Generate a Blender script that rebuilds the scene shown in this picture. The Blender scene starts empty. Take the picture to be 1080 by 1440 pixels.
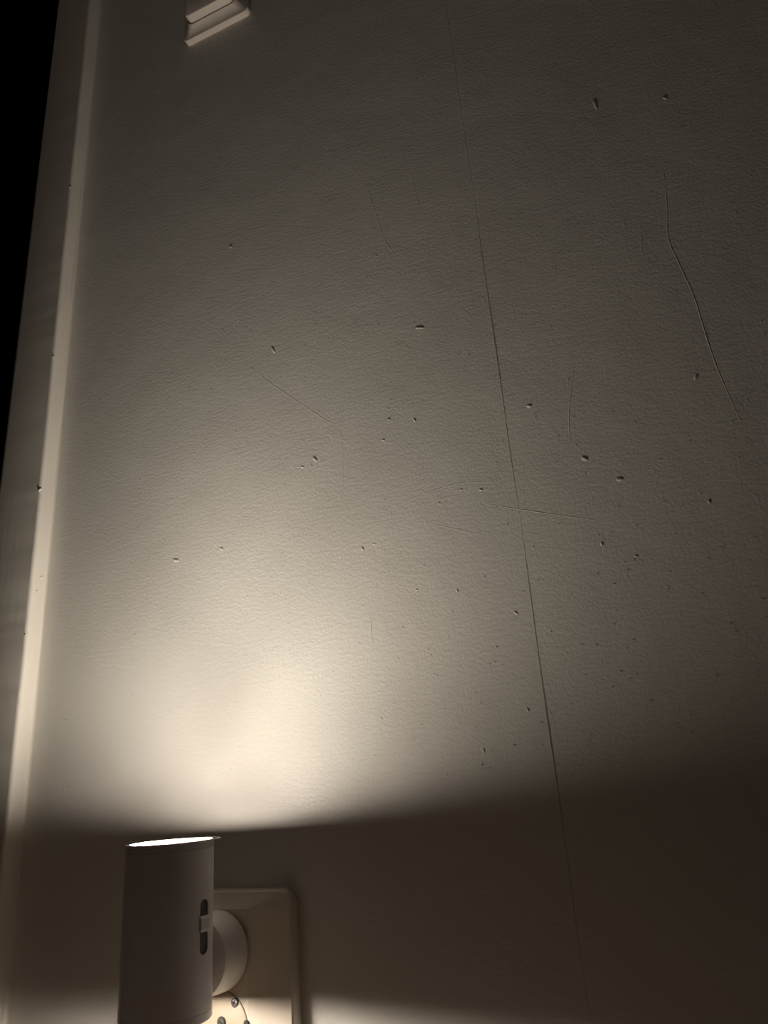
import bpy, bmesh, math, random
from mathutils import Matrix, Vector
random.seed(7)
S = bpy.context.scene
COL = S.collection

# ---------------------------------------------------------------- camera
cam_data = bpy.data.cameras.new('camera')
cam_data.sensor_fit = 'VERTICAL'
cam_data.sensor_height = 36.0
cam_data.lens = 36.0 * 1030.0 / 1440.0
cam_data.clip_start = 0.01
cam = bpy.data.objects.new('camera', cam_data)
COL.objects.link(cam)
right = Vector((0.91416, 0.39936, -0.06944))
up = Vector((0.19879, -0.29239, 0.93541))
fwd = Vector((-0.35326, 0.86892, 0.34668))
m = Matrix((right, up, -fwd)).transposed().to_4x4()
m.translation = Vector((0, -0.45, 0))
cam.matrix_world = m
S.camera = cam

# ---------------------------------------------------------------- world, exposure
world = bpy.data.worlds.new('night')
S.world = world
world.use_nodes = True
bg = world.node_tree.nodes['Background']
bg.inputs[0].default_value = (0.9, 0.95, 1.0, 1)
bg.inputs[1].default_value = 0.0
S.view_settings.view_transform = 'Standard'
S.view_settings.look = 'None'
S.view_settings.gamma = 1.0
S.view_settings.use_curve_mapping = False
S.view_settings.exposure = 0.0

LAMP_COLOR = (1.0, 0.895, 0.77)
# LED groups inside each end of the lamp: (watts, spread, lean right, lean to wall) in degrees
LEDS_UP = [(0.085, 170, 0, -15), (0.11, 170, -40, -25), (0.31, 150, -50, -50), (0.54, 140, -30, -60), (0.15, 120, -12, -45),
           (0.26, 120, 8, -45), (0.055, 95, 24, -8), (0.45, 140, 30, -60), (0.20, 150, 50, -50), (0.21, 170, 70, -40)]
LEDS_DOWN = [(0.02, 170, 0, 0), (0.58, 150, -50, -44), (0.55, 150, 45, -44), (0.45, 170, 65, -42)]
GLOW = 0.120              # watts of the bare glow around the chips
LENS_STRENGTH = 3.0

# ---------------------------------------------------------------- helpers
def link_mesh(name, me, mat, parent=None, smooth=False, auto=None):
    o = bpy.data.objects.new(name, me)
    COL.objects.link(o)
    if mat is not None and not me.materials:
        me.materials.append(mat)
    if parent is not None:
        o.parent = parent
    if smooth:
        for p in me.polygons:
            p.use_smooth = True
    if auto is not None:
        sharp_by_angle(me, auto)
    return o

def sharp_by_angle(me, deg):
    for p in me.polygons:
        p.use_smooth = True
    b = bmesh.new(); b.from_mesh(me)
    for e in b.edges:
        if len(e.link_faces) == 2:
            e.smooth = e.calc_face_angle(0) < math.radians(deg)
        else:
            e.smooth = False
    b.to_mesh(me); b.free()

def from_bm(name, bm, mat, parent=None, auto=None):
    bmesh.ops.recalc_face_normals(bm, faces=bm.faces)
    me = bpy.data.meshes.new(name)
    bm.to_mesh(me); bm.free()
    return link_mesh(name, me, mat, parent, auto=auto)

def add_box(bm, x0, x1, y0, y1, z0, z1):
    vs = [bm.verts.new((x, y, z)) for x in (x0, x1) for y in (y0, y1) for z in (z0, z1)]
    for f in ((0, 1, 3, 2), (4, 6, 7, 5), (0, 4, 5, 1), (2, 3, 7, 6), (0, 2, 6, 4), (1, 5, 7, 3)):
        bm.faces.new([vs[i] for i in f])
    return vs

def rrect(hw, hh, r, n=8):
    pts = []
    r = max(r, 1e-5)
    for cx, cz, a0 in ((hw - r, hh - r, 0), (-hw + r, hh - r, 90), (-hw + r, -hh + r, 180), (hw - r, -hh + r, 270)):
        for i in range(n + 1):
            a = math.radians(a0 + 90 * i / n)
            pts.append((cx + r * math.cos(a), cz + r * math.sin(a)))
    return pts

def loft(bm, rings, cap0=True, cap1=True):
    """rings: lists of 3D points of equal length"""
    loops = [[bm.verts.new(p) for p in r] for r in rings]
    n = len(loops[0])
    for a, b in zip(loops, loops[1:]):
        for i in range(n):
            j = (i + 1) % n
            bm.faces.new((a[i], a[j], b[j], b[i]))
    if cap0: bm.faces.new(loops[0][::-1])
    if cap1: bm.faces.new(loops[-1])
    return loops

def plate_rings(spec):
    """spec rows: half width, half height, y, corner radius"""
    return [[(x, y, z) for x, z in rrect(hw, hh, r)] for hw, hh, y, r in spec]

def lathe(bm, prof, axis='z', n=64, closed=False):
    """profile of (radius, height) rows turned about an axis"""
    rings = []
    for r, h in prof:
        ring = []
        for i in range(n):
            a = 2 * math.pi * i / n
            if axis == 'z': ring.append((r * math.cos(a), r * math.sin(a), h))
            else: ring.append((r * math.cos(a), h, r * math.sin(a)))
        rings.append(ring)
    if closed: rings.append(rings[0])
    loops = [[bm.verts.new(p) for p in r] for r in (rings[:-1] if closed else rings)]
    if closed: loops.append(loops[0])
    for a, b in zip(loops, loops[1:]):
        for i in range(n):
            j = (i + 1) % n
            bm.faces.new((a[i], a[j], b[j], b[i]))
    if not closed:
        bm.faces.new(loops[0][::-1]); bm.faces.new(loops[-1])

def empty(name, loc, label, cat):
    o = bpy.data.objects.new(name, None)
    o.empty_display_size = 0.02
    COL.objects.link(o)
    o.location = loc
    o['label'] = label; o['category'] = cat
    return o

# ---------------------------------------------------------------- materials
def principled(name, color, rough=0.5, spec=0.5, metal=0.0):
    mt = bpy.data.materials.new(name)
    mt.use_nodes = True
    nt = mt.node_tree
    b = nt.nodes['Principled BSDF']
    b.inputs['Base Color'].default_value = (*color, 1)
    b.inputs['Roughness'].default_value = rough
    b.inputs['Specular IOR Level'].default_value = spec
    b.inputs['Metallic'].default_value = metal
    return mt, nt, b

def nd(nt, kind, **kw):
    n = nt.nodes.new(kind)
    for k, v in kw.items():
        if k in n.inputs: n.inputs[k].default_value = v
        else: setattr(n, k, v)
    return n

def noise(nt, vec, scale, detail=3.0, rough=0.5):
    n = nt.nodes.new('ShaderNodeTexNoise')
    n.inputs['Scale'].default_value = scale
    n.inputs['Detail'].default_value = detail
    n.inputs['Roughness'].default_value = rough
    nt.links.new(vec, n.inputs['Vector'])
    return n.outputs['Fac']

def bump(nt, height, dist, strength=1.0, normal=None):
    b = nt.nodes.new('ShaderNodeBump')
    b.inputs['Strength'].default_value = strength
    b.inputs['Distance'].default_value = dist
    nt.links.new(height, b.inputs['Height'])
    if normal is not None: nt.links.new(normal, b.inputs['Normal'])
    return b.outputs['Normal']

def geo_pos(nt, scale=(1, 1, 1), rot=(0, 0, 0)):
    g = nt.nodes.new('ShaderNodeNewGeometry')
    mp = nt.nodes.new('ShaderNodeMapping')
    mp.inputs['Scale'].default_value = scale
    mp.inputs['Rotation'].default_value = rot
    nt.links.new(g.outputs['Position'], mp.inputs['Vector'])
    return mp.outputs['Vector']

def mat_wall():
    mt, nt, b = principled('painted wallpaper', (0.74, 0.72, 0.67), 0.42, 0.5)
    p = geo_pos(nt)
    # fine roller stipple, sideways rippled paper fibre, slow unevenness
    n3 = bump(nt, noise(nt, geo_pos(nt), 14, 2), 0.0007)
    n2 = bump(nt, noise(nt, geo_pos(nt, (0.55, 1, 1.5), (0, 0.35, 0)), 230, 3), 0.00014, normal=n3)
    n1 = bump(nt, noise(nt, p, 520, 2), 0.00014, normal=n2)
    nt.links.new(n1, b.inputs['Normal'])
    r = nt.nodes.new('ShaderNodeMapRange')
    r.inputs['To Min'].default_value = 0.36; r.inputs['To Max'].default_value = 0.52
    nt.links.new(noise(nt, p, 60, 3), r.inputs['Value'])
    nt.links.new(r.outputs['Result'], b.inputs['Roughness'])
    mix = nt.nodes.new('ShaderNodeMix'); mix.data_type = 'RGBA'
    mix.inputs['A'].default_value = (0.76, 0.74, 0.68, 1); mix.inputs['B'].default_value = (0.71, 0.69, 0.64, 1)
    nt.links.new(noise(nt, p, 7, 4), mix.inputs['Factor'])
    nt.links.new(mix.outputs['Result'], b.inputs['Base Color'])
    return mt

def mat_bumpy(name, color, rough, scale, dist, spec=0.5, streak=(1, 1, 1)):
    mt, nt, b = principled(name, color, rough, spec)
    nt.links.new(bump(nt, noise(nt, geo_pos(nt, streak), scale, 3), dist), b.inputs['Normal'])
    return mt

M_WALL = mat_wall()
M_TRIM = mat_bumpy('gloss trim paint', (0.74, 0.70, 0.63), 0.38, 220, 0.00012, streak=(1, 1, 0.12))
M_ROOM = mat_bumpy('room paint', (0.31, 0.285, 0.27), 0.6, 120, 0.0003)
M_CEIL = mat_bumpy('ceiling paint', (0.80, 0.75, 0.70), 0.8, 120, 0.0003)
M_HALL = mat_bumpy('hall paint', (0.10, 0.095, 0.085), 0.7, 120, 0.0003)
M_PLATE = mat_bumpy('aged cream plastic', (0.80, 0.72, 0.61), 0.36, 300, 0.00004)
M_SWITCH = mat_bumpy('switch plastic', (0.60, 0.54, 0.48), 0.32, 300, 0.00004)
M_INSERT = mat_bumpy('cream socket plastic', (0.49, 0.42, 0.32), 0.38, 300, 0.00006)
M_LAMP = mat_bumpy('white lamp plastic', (0.66, 0.63, 0.63), 0.34, 900, 0.00002)
M_LAMP_RING = mat_bumpy('lamp end ring plastic', (0.60, 0.57, 0.57), 0.25, 900, 0.00002)
M_KNOB = mat_bumpy('white plug plastic', (0.80, 0.75, 0.71), 0.42, 900, 0.00002)
M_DARK = mat_bumpy('dark slot plastic', (0.10, 0.09, 0.085), 0.5, 900, 0.00002)
M_METAL = principled('screw metal', (0.55, 0.53, 0.50), 0.28, 0.5, 1.0)[0]
M_HOLE = principled('socket hole', (0.03, 0.028, 0.025), 0.7, 0.3)[0]
M_REFL = principled('reflector', (0.85, 0.84, 0.82), 0.35, 0.5)[0]

def mat_floor():
    mt, nt, b = principled('dark wood floor', (0.06, 0.045, 0.035), 0.45, 0.5)
    mix = nt.nodes.new('ShaderNodeMix'); mix.data_type = 'RGBA'
    mix.inputs['A'].default_value = (0.125, 0.092, 0.07, 1); mix.inputs['B'].default_value = (0.085, 0.064, 0.05, 1)
    nt.links.new(noise(nt, geo_pos(nt, (1, 12, 1)), 9, 5), mix.inputs['Factor'])
    nt.links.new(mix.outputs['Result'], b.inputs['Base Color'])
    return mt
M_FLOOR = mat_floor()

def mat_lens():
    mt = bpy.data.materials.new('glowing lens'); mt.use_nodes = True
    nt = mt.node_tree; nt.nodes.remove(nt.nodes['Principled BSDF'])
    e = nt.nodes.new('ShaderNodeEmission')
    e.inputs['Color'].default_value = (*LAMP_COLOR, 1); e.inputs['Strength'].default_value = LENS_STRENGTH
    nt.links.new(e.outputs[0], nt.nodes['Material Output'].inputs[0])
    return mt
M_LENS = mat_lens()

# ---------------------------------------------------------------- room shell
FLOOR_Z, CEIL_Z = -0.32, 2.08
X0, X1, YF = -2.3, 1.7, -2.6          # room extents; the photographed wall is y = 0
DOOR_R, DOOR_L, DOOR_TOP = -0.548, -1.40, 1.72

def structure(name, boxes, mat, parent=None):
    bm = bmesh.new()
    for b in boxes: add_box(bm, *b)
    o = from_bm(name, bm, mat, parent)
    if parent is None: o['kind'] = 'structure'
    return o

wall = structure('wall_back', [(DOOR_R, X1, 0.0004, 0.12, FLOOR_Z, CEIL_Z),
                               (X0, DOOR_L, 0.0004, 0.12, FLOOR_Z, CEIL_Z),
                               (DOOR_L, DOOR_R, 0.0004, 0.12, DOOR_TOP, CEIL_Z)], M_WALL)
wall['label'] = 'cream painted wallpapered wall lit by the lamp'
for nm, bx, mt, lb in (
        ('wall_right', (X1, X1 + 0.1, YF, 0.12, FLOOR_Z, CEIL_Z), M_ROOM, 'plain wall at the right end of the dark room'),
        ('wall_left', (X0 - 0.1, X0, YF, 0.12, FLOOR_Z, CEIL_Z), M_ROOM, 'plain wall at the left end of the dark room'),
        ('wall_front', (X0 - 0.1, X1 + 0.1, YF - 0.1, YF, FLOOR_Z, CEIL_Z), M_ROOM, 'plain wall behind the viewer'),
        ('ceiling', (X0 - 0.1, X1 + 0.1, YF - 0.1, 0.12, CEIL_Z, CEIL_Z + 0.1), M_CEIL, 'pale ceiling of the dark room'),
        ('floor', (X0 - 0.1, X1 + 0.1, YF - 0.1, 0.12, FLOOR_Z - 0.1, FLOOR_Z), M_FLOOR, 'dark brown wooden floor of the dark room')):
    o = structure(nm, [bx], mt); o['label'] = lb
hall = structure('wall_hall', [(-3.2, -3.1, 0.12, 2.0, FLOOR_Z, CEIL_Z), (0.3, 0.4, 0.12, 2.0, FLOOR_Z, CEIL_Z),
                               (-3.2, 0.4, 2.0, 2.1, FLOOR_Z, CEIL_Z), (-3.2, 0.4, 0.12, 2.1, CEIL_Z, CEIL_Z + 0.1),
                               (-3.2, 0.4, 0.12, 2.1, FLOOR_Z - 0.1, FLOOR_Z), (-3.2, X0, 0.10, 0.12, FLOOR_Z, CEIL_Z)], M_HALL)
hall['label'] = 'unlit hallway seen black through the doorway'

# wallpaper strips; their butt joint is the seam that runs up the wall
def seam_edge(z, side):
    w = 0.00032 + 0.00016 * math.sin(z * 23 + 1.0) + 0.0001 * math.sin(z * 71)
    if z > 0.34: w *= max(0.2, 1 - (z - 0.34) * 9)
    if z < -0.03: w *= 0.7
    return -0.0885 + 0.0006 * math.sin(z * 6.0) + 0.0002 * math.sin(z * 43 + 2) + side * w

def strip(name, xa, xb):
    """paper sheet 0.4 mm thick; xa / xb are numbers or seam functions"""
    bm = bmesh.new()
    zs = [FLOOR_Z + (CEIL_Z - FLOOR_Z) * i / 240 for i in range(241)]
    rows = []
    for z in zs:
        a = xa(z) if callable(xa) else xa
        b = xb(z) if callable(xb) else xb
        ya = yb = 0.0
        rows.append([bm.verts.new(p) for p in ((a, 0.0006, z), (a, ya, z), (b, yb, z), (b, 0.0006, z))])
    for r, s in zip(rows, rows[1:]):
        for k in range(3):
            bm.faces.new((r[k], r[k + 1], s[k + 1], s[k]))
    return from_bm(name, bm, M_WALL, wall)
strip('wallpaper_strip', -0.53, lambda z: seam_edge(z, -1))
strip('wallpaper_strip', lambda z: seam_edge(z, 1), X1)

# ---------------------------------------------------------------- door casing
TRIM_X = -0.501
def casing(name, hgt0, hgt1):
    """profile of the casing board, edges softly rounded and a little wavy with old paint"""
    bm = bmesh.new()
    prof = [(TRIM_X, 0.0008), (TRIM_X, -0.0128), (TRIM_X - 0.0004, -0.0142), (TRIM_X - 0.0018, -0.0152),
            (TRIM_X - 0.0035, -0.0153), (TRIM_X - 0.050, -0.0153), (TRIM_X - 0.0525, -0.0148), (TRIM_X - 0.0538, -0.0135), (TRIM_X - 0.0538, 0.0008)]
    n = 500
    rings = []
    for i in range(n + 1):
        z = hgt0 + (hgt1 - hgt0) * i / n
        wv = 0.00035 * math.sin(z * 9) + 0.00018 * math.sin(z * 57 + 1)
        ring = []
        for k, (x, y) in enumerate(prof):
            j = random.uniform(-1, 1) * 0.00022 if k in (1, 2, 3) else 0
            ring.append((x + (wv if k < 5 else 0) + j, y + j, z))
        rings.append(ring)
    loft(bm, rings)
    o = from_bm(name, bm, M_TRIM, None, auto=50)
    o['kind'] = 'structure'
    return o
trim = casing('trim_1', FLOOR_Z, DOOR_TOP + 0.05)
trim['label'] = 'painted door casing board at the left edge of the wall'
t2 = structure('trim_2', [(DOOR_L - 0.05, DOOR_L + 0.005, -0.0153, 0.0003, FLOOR_Z, DOOR_TOP + 0.05)], M_TRIM)
t2['label'] = 'painted door casing board on the far side of the doorway'
t3 = structure('trim_3', [(DOOR_L + 0.005, TRIM_X - 0.0538, -0.0153, 0.0003, DOOR_TOP - 0.004, DOOR_TOP + 0.05)], M_TRIM)
t3['label'] = 'painted door casing board over the doorway'

# paint-filled fillet where casing meets wall
bm = bmesh.new()
rings = []
for i in range(161):
    z = FLOOR_Z + (DOOR_TOP + 0.05 - FLOOR_Z) * i / 160
    w = 0.0022 + 0.0005 * math.sin(z * 31) + random.uniform(-.0002, .0002)
    ring = [(TRIM_X - 0.0005, 0.0003, z)]
    for k in range(6):
        a = math.radians(90 * k / 5)
        ring.append((TRIM_X + w * (1 - math.sin(a)), -w * (1 - math.cos(a)), z))
    rings.append(ring)
loft(bm, rings)
from_bm('caulk_bead', bm, M_TRIM, trim, auto=60)

# ---------------------------------------------------------------- marks in the wall paint
ico = bpy.data.meshes.new('paint_nib')
bm = bmesh.new()
bmesh.ops.create_icosphere(bm, subdivisions=2, radius=0.5)
for v in bm.verts:
    v.co *= 1 + random.uniform(-0.16, 0.16)
bm.to_mesh(ico); bm.free()
ico.materials.append(M_WALL)
for p in ico.polygons: p.use_smooth = True

# x mm, z mm, length mm, turn in degrees, all on the wall
NIBS = [(-143.0, 319.5, 7.07, 161), (11.5, 464.0, 10.63, 95), (57.6, 445.7, 3.44, 130), (-23.1, 167.4, 4.26, 167), (-41.6, 186.1, 4.69, 140), (-71.3, 232.6, 3.43, 164), (-153.8, 244.3, 3.03, 112), (-173.6, 250.3, 2.5, 138), (-179.3, 234.9, 2.31, 165), (-320.1, 178.1, 3.45, 137), (-201.2, 155.6, 2.79, 116), (-192.3, 157.5, 1.65, 169), (-135.6, 114.3, 2.38, 94), (-99.3, 94.2, 2.72, 142), (-125.4, 183.4, 2.04, 167), (-111.7, 180.3, 2.57, 148), (-142.0, 177.1, 2.08, 168), (-40.6, 128.3, 2.71, 90), (-22.4, 117.1, 2.43, 169), (-29.5, 114.4, 1.23, 170), (-270.9, 341.4, 7.71, 115), (-236.1, 233.5, 5.3, 128), (-247.3, 229.7, 2.53, 166), (32.9, 223.3, 3.74, 61), (23.9, 142.3, 2.64, 87), (-99.8, 35.3, 2.46, 114), (-129.8, 14.6, 2.44, 105), (-363.2, 176.9, 5.82, 162), (-312.6, 463.4, 4.76, 125), (-163.6, 119.5, 2.04, 171), (-116.4, 120.6, 1.43, 170), (-92.6, 106.8, 1.36, 171), (-114.2, 74.8, 1.8, 129), (-73.2, 53.6, 1.25, 173), (7.9, -29.7, 2.48, 144), (-151.9, -99.5, 2.51, 1), (-462.0, 12.7, 3.25, 109), (-466.0, 64.0, 2.99, 175), (-115.6, 286.5, 1.65, 162), (-108.3, 284.2, 1.63, 162), (43.5, 224.6, 1.21, 163), (51.0, 188.5, 1.15, 165), (1.9, 174.4, 1.64, 166), (23.4, 193.1, 1.21, 165), (-195.6, 39.6, 1.85, 119), (-202.3, 67.7, 1.56, 173), (-239.5, 58.7, 1.64, 174), (-201.8, 16.9, 1.99, 176), (-305.2, 31.0, 1.76, 175), (-86.7, 31.6, 1.25, 174), (-401.0, 76.7, 2.08, 174), (-401.1, 122.6, 2.15, 172), (-174.0, 259.3, 1.75, 164)]
for x, z, ln, an in NIBS:
    o = bpy.data.objects.new('paint_nib', ico); COL.objects.link(o); o.parent = wall
    wd = min(ln * 0.5, 2.2); th = min(wd * 0.34, 0.55)
    o.location = (x / 1000, -0.0001, z / 1000)
    o.scale = (ln / 1000, th / 1000, wd / 1000)
    o.rotation_euler = (0, -math.radians(an), 0)

# x mm, z mm of hairline creases under the paint
CREASES = [[(-177.1, 471.7), (-169.9, 436.2), (-165.3, 412.5), (-157.0, 391.6)], [(-301.5, 340.8), (-277.5, 314.5), (-256.7, 293.9), (-227.3, 265.6), (-216.1, 257.0)], [(45.1, 385.6), (41.3, 354.2), (37.4, 329.3), (39.8, 307.3), (43.4, 281.2), (44.2, 260.3), (45.3, 235.3), (47.1, 216.5), (50.9, 188.1)], [(-37.0, 255.4), (-44.7, 227.3), (-47.8, 210.7), (-48.5, 197.5)], [(-109.0, 169.4), (-88.3, 161.4), (-70.6, 154.7), (-40.7, 143.6)], [(-171.8, 182.5), (-150.0, 186.8), (-126.9, 188.4), (-109.1, 185.4)], [(-389.6, 198.7), (-390.8, 166.5), (-390.3, 117.2), (-387.2, 47.3)], [(22.5, 345.7), (19.8, 325.8)], [(-137.4, 467.8), (-132.5, 426.6)], [(-480.1, 57.1), (-459.9, 54.8), (-431.0, 50.6)], [(-198.4, 108.3), (-198.8, 88.0)], [(-212.4, 257.3), (-213.3, 219.8), (-216.9, 186.8)], [(-152.1, 165.2), (-109.0, 146.4)]]
CREASE_W = [0.55, 0.5, 0.6, 0.5, 0.5, 0.45, 0.4, 0.5, 0.4, 0.5, 0.5, 0.3, 0.35]

def smooth_path(pts, per=8):
    out = []
    n = len(pts)
    for i in range(n - 1):
        p0, p1, p2, p3 = pts[max(i - 1, 0)], pts[i], pts[i + 1], pts[min(i + 2, n - 1)]
        for k in range(per):
            t = k / per
            out.append(tuple(0.5 * (2 * b + (c - a) * t + (2 * a - 5 * b + 4 * c - d) * t * t + (3 * b - a - 3 * c + d) * t ** 3)
                             for a, b, c, d in zip(p0, p1, p2, p3)))
    out.append(pts[-1])
    return out

for pts, w in zip(CREASES, CREASE_W):
    path = [Vector((x / 1000, 0, z / 1000)) for x, z in smooth_path(pts)]
    bm = bmesh.new(); rings = []
    n = len(path)
    for i, c in enumerate(path):
        d = (path[min(i + 1, n - 1)] - path[max(i - 1, 0)]).normalized()
        s = Vector((d.z, 0, -d.x))
        k = w / 1000 * (0.25 + 0.75 * math.sin(math.pi * (i + 0.5) / n) ** 0.5) * random.uniform(0.75, 1.1)
        rings.append([c + s * k * 1.4 + Vector((0, 0.0002, 0)), c + s * k * 0.5 + Vector((0, -0.16 * k, 0)),
                      c - s * k * 0.5 + Vector((0, -0.16 * k, 0)), c - s * k * 1.4 + Vector((0, 0.0002, 0))])
    loft(bm, rings)
    from_bm('crease', bm, M_WALL, wall, auto=80)

# uncountable dust-fine grains in the paint
verts, faces = [], []
for i in range(2400):
    x = random.uniform(-0.48, 0.10); z = random.uniform(-0.14, 0.42)
    if random.random() > math.exp(-max(0, z) / 0.16) + 0.12: continue
    s = random.uniform(0.22, 0.60) / 1000
    if abs(x + 0.3085) < 0.055 and -0.17 < z < -0.056: continue
    k = len(verts)
    verts += [(x + s, 0.0001, z), (x, 0.0001, z + s), (x - s, 0.0001, z), (x, 0.0001, z - s), (x, -s * 1.1, z)]
    faces += [(k, k + 1, k + 4), (k + 1, k + 2, k + 4), (k + 2, k + 3, k + 4), (k + 3, k, k + 4)]
me = bpy.data.meshes.new('paint_grains'); me.from_pydata(verts, [], faces)
g = link_mesh('paint_grains', me, M_WALL, wall, smooth=True); g['kind'] = 'stuff'

# drips and chips on the casing edge
for z, dy, s in ((0.605, -0.0153, 1.5), (0.572, -0.006, 1.2), (0.353, -0.009, 2.0), (0.264, -0.0150, 3.2), (0.185, -0.006, 2.6), (0.173, -0.009, 2.2), (0.135, -0.0150, 1.6), (0.40, -0.0152, 1.4)):
    o = bpy.data.objects.new('paint_drip', ico); COL.objects.link(o); o.parent = trim
    o.location = (TRIM_X - (0.0012 if dy < -0.014 else 0), dy, z)
    o.scale = (s / 1600, s / 1600, s / 750)
    o.rotation_euler = (0.5, 0.2, random.uniform(0, 3))

# ---------------------------------------------------------------- socket outlet
CX, CZ = -0.3085, -0.110
outlet = empty('socket_outlet', (CX, 0, CZ), 'cream double socket outlet behind the cylindrical lamp', 'socket')
bm = bmesh.new()
HW, HH = 0.0485, 0.0525
loft(bm, plate_rings([(HW, HH, 0.0002, 0.0105), (HW, HH, -0.0075, 0.0105), (HW - .0003, HH - .0003, -0.0090, 0.0102), (HW - .0012, HH - .0012, -0.0101, 0.0095),
                      (HW - .0025, HH - .0025, -0.0105, 0.0085), (0.0212, 0.0430, -0.0163, 0.0012), (0.0204, 0.0422, -0.0160, 0.001)]))
from_bm('cover_plate', bm, M_PLATE, outlet, auto=25)
# lower socket insert, the upper one is hidden by the plug
ins_z = -0.0205
bm = bmesh.new()
lathe(bm, [(0.0198, -0.0155), (0.0198, -0.0164), (0.0195, -0.0168), (0.0190, -0.0170)], 'y', 64)
bmesh.ops.translate(bm, verts=bm.verts, vec=(0.0015, 0, ins_z))
ins = from_bm('socket_insert', bm, M_INSERT, outlet, auto=40)
def screw(px, pz, r, cross):
    bm = bmesh.new()
    lathe(bm, [(r, -0.01650), (r, -0.01740), (r * 0.85, -0.01780), (r * 0.45, -0.01790)], 'y', 24)
    bmesh.ops.translate(bm, verts=bm.verts, vec=(px, 0, pz))
    s = from_bm('screw', bm, M_METAL, ins, auto=40)
    bm = bmesh.new()
    lathe(bm, [(r * 1.22, -0.01650), (r * 1.22, -0.01720), (r * 1.02, -0.01720), (r * 1.02, -0.01650)], 'y', 24, closed=True)
    bmesh.ops.translate(bm, verts=bm.verts, vec=(px, 0, pz))
    from_bm('screw_recess', bm, M_HOLE, ins)
    bm = bmesh.new()
    a = 0.5
    for q in ((0, 1) if cross else (0,)):
        vs = add_box(bm, -r * 0.75, r * 0.75, -0.01805, -0.01750, -r * 0.14, r * 0.14)
        bmesh.ops.rotate(bm, verts=vs, cent=(0, 0, 0), matrix=Matrix.Rotation(a + q * math.pi / 2, 3, 'Y'))
    bmesh.ops.translate(bm, verts=bm.verts, vec=(px, 0, pz))
    from_bm('screw_slot', bm, M_HOLE, ins)
screw(0.0124, -0.0070, 0.0021, True)
screw(-0.0094, -0.0070, 0.0021, True)
screw(0.0030, -0.0175, 0.0026, False)
for sx in (1, -1):
    bm = bmesh.new()
    loft(bm, [[(x, y, z) for x, z in rrect(0.0016, 0.0034, 0.0015)] for y in (-0.01650, -0.01715)])
    bmesh.ops.translate(bm, verts=bm.verts, vec=(0.0015 + sx * 0.0188, 0, -0.0190))
    from_bm('pin_hole', bm, M_HOLE, ins)

# ---------------------------------------------------------------- light switch
SX, SZ = -0.3292, 0.7885
sw = empty('light_switch', (SX, 0, SZ), 'cream rocker light switch high on the wall above the lamp', 'light switch')
bm = bmesh.new()
loft(bm, plate_rings([(0.0400, 0.0400, 0.0002, 0.005), (0.0400, 0.0400, -0.0055, 0.005), (0.0396, 0.0396, -0.0061, 0.0047), (0.0385, 0.0385, -0.0063, 0.004),
                      (0.0365, 0.0365, -0.0066, 0.004), (0.0340, 0.0340, -0.0078, 0.005), (0.0315, 0.0315, -0.0098, 0.006), (0.0300, 0.0300, -0.0122, 0.006), (0.0292, 0.0292, -0.0126, 0.006)]))
from_bm('cover_plate', bm, M_SWITCH, sw, auto=30)
bm = bmesh.new()
loft(bm, plate_rings([(0.0283, 0.0283, -0.0110, 0.006), (0.0283, 0.0283, -0.0195, 0.006), (0.0279, 0.0279, -0.0206, 0.0057), (0.0270, 0.0270, -0.0211, 0.005)]))
from_bm('rocker', bm, M_SWITCH, sw, auto=35)
bm = bmesh.new()
loft(bm, plate_rings([(0.0292, 0.0292, -0.0120, 0.006), (0.0292, 0.0292, -0.01275, 0.006)]))
from_bm('rocker_gap', bm, M_HOLE, sw)

# ---------------------------------------------------------------- plug-in lamp
LX, LY, LTOP, LBOT, LR = -0.3085, -0.0655, -0.0235, -0.114, 0.0252
lamp = empty('wall_lamp', (LX, LY, LBOT), 'white cylindrical plug-in lamp shining up and down the wall', 'lamp')
H = LTOP - LBOT
REC = 0.0034
bm = bmesh.new()
ri = LR - 0.0012
lathe(bm, [(LR, 0.0045), (LR, H - 0.0045), (LR - 0.0003, H - 0.0044), (ri, H - 0.0044), (ri, 0.0044), (LR - 0.0003, 0.0044)], 'z', 128, closed=True)
housing_src = from_bm('housing', bm, M_LAMP, lamp)
# cut the slider slot through the right-hand side of the tube
bm = bmesh.new()
loft(bm, [[(x, yy, zz + 0.046) for yy, zz in rrect(0.0036, 0.0138, 0.0033)] for x in (LR - 0.0012, LR + 0.004)])
bmesh.ops.recalc_face_normals(bm, faces=bm.faces)
cut_me = bpy.data.meshes.new('cut'); bm.to_mesh(cut_me); bm.free()
cut = bpy.data.objects.new('cut', cut_me); COL.objects.link(cut); cut.parent = lamp
md = housing_src.modifiers.new('cut', 'BOOLEAN'); md.operation = 'DIFFERENCE'; md.object = cut; md.solver = 'EXACT'
bpy.context.view_layer.update()
dg = bpy.context.evaluated_depsgraph_get()
new_me = bpy.data.meshes.new_from_object(housing_src.evaluated_get(dg))
housing_src.modifiers.clear()
housing_src.data = new_me
sharp_by_angle(new_me, 30)
bpy.data.objects.remove(cut)

# end rings: a fine groove, then the rim
def ring(z0, z1, flip):
    bm = bmesh.new()
    prof = [(ri, 0), (LR - 0.0003, 0), (LR - 0.0003, 0.0002), (LR, 0.0004), (LR, 0.0043), (LR - 0.0002, 0.0045), (LR - 0.0005, 0.0046), (ri, 0.0046)]
    if flip: prof = [(r, z1 - h) for r, h in prof]
    else: prof = [(r, z0 + h) for r, h in prof]
    lathe(bm, prof, 'z', 128, closed=True)
    return from_bm('end_ring', bm, M_LAMP_RING, lamp, auto=40)
ring(H - 0.0046, H, False)
ring(0, 0.0046, True)
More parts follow.
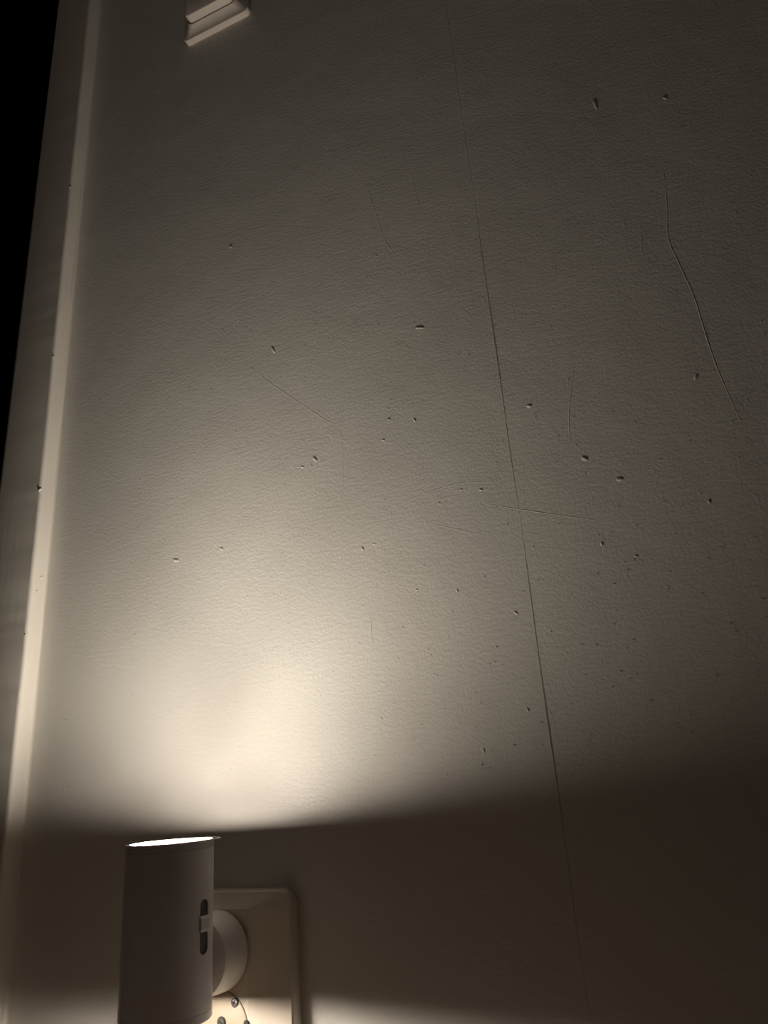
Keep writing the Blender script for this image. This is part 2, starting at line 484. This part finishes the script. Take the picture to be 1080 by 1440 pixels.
# thin clear rim disc lying loose on the top opening, slid to the right
bm = bmesh.new()
lathe(bm, [(0.0248, H - 0.0002), (0.0270, H - 0.0002), (0.0270, H + 0.0001), (0.0248, H + 0.0001)], 'z', 96, closed=True)
bmesh.ops.translate(bm, verts=bm.verts, vec=(0.0022, 0.0006, 0))
from_bm('rim_washer', bm, M_LAMP_RING, lamp, auto=40)

def lens(z, down):
    bm = bmesh.new()
    s = -1 if down else 1
    lathe(bm, [(0.0205, z - s * 0.0008), (0.0205, z)], 'z', 64)
    o = from_bm('lens', bm, M_LENS, lamp)
    o['label'] = 'glowing warm white lens'
    bm = bmesh.new()
    lathe(bm, [(0.0205, z - s * 0.002), (ri, z - s * 0.002), (ri, z), (0.0205, z)], 'z', 64, closed=True)
    from_bm('reflector_ring', bm, M_REFL, lamp)
LENS_REC = REC + 0.0035
lens(H - LENS_REC, False)
lens(LENS_REC, True)
def lamp_light(kind, loc, watts, axis=None, spread=None, size=None):
    ld = bpy.data.lights.new('led_light', kind)
    ld.energy = watts; ld.color = LAMP_COLOR
    if kind == 'AREA':
        ld.shape = 'DISK'; ld.size = size; ld.spread = math.radians(spread)
    else:
        ld.shadow_soft_size = size
    lo = bpy.data.objects.new('led_light', ld); COL.objects.link(lo)
    lo.parent = lamp; lo.location = loc
    if axis is not None:
        lo.rotation_euler = (-Vector(axis)).to_track_quat('Z', 'Y').to_euler()
for s, z, leds in ((1, H - REC, LEDS_UP), (-1, REC, LEDS_DOWN)):
    for watts, spread, tx, ty in leds:
        ax = (math.sin(math.radians(tx)), math.sin(math.radians(ty)), s)
        for q in range(7):
            t = q * math.pi / 3
            d = 0.0125 if q < 6 else 0.0
            lamp_light('AREA', (d * math.cos(t), d * math.sin(t), z), watts / 7, ax, spread, 0.007)
    lamp_light('POINT', (0, 0, z - s * 0.0003), GLOW, size=0.004)

# slider slot floor and its button
bm = bmesh.new()
loft(bm, [[(x, yy, zz + 0.046) for yy, zz in rrect(0.0035, 0.0137, 0.0032)] for x in (LR - 0.0016, LR - 0.0010)])
slot = from_bm('switch_slot', bm, M_DARK, lamp)
bm = bmesh.new()
loft(bm, [[(x, yy, zz + 0.0475) for yy, zz in rrect(hw, hh, 0.0008)] for x, hw, hh in ((LR - 0.001, 0.0040, 0.0033), (LR + 0.0003, 0.0040, 0.0033), (LR + 0.0008, 0.0036, 0.0029))])
from_bm('switch_button', bm, M_LAMP, slot, auto=40)
for dz in (0.0033, -0.0033):
    bm = bmesh.new()
    loft(bm, [[(x, yy, zz + 0.0475 + dz) for yy, zz in rrect(0.0043, 0.0006, 0.0005, 4)] for x in (LR - 0.001, LR + 0.0010)])
    from_bm('button_ridge', bm, M_REFL, slot, auto=40)

# plug body between lamp and socket
bm = bmesh.new()
KZ = -0.0895 - LBOT
y0, y1 = -0.0162 - LY, -0.0402 - LY
lathe(bm, [(0.0180, y0 + 0.0008), (0.0180, y0 - 0.0022), (0.0222, y0 - 0.0022), (0.0226, y0 - 0.0026), (0.0217, y1 + 0.0010), (0.0214, y1 + 0.0003), (0.0206, y1), (0.009, y1), (0.009, y1 - 0.0015)], 'y', 96)
bmesh.ops.translate(bm, verts=bm.verts, vec=(0.0002, 0, KZ))
from_bm('plug', bm, M_KNOB, lamp, auto=35)
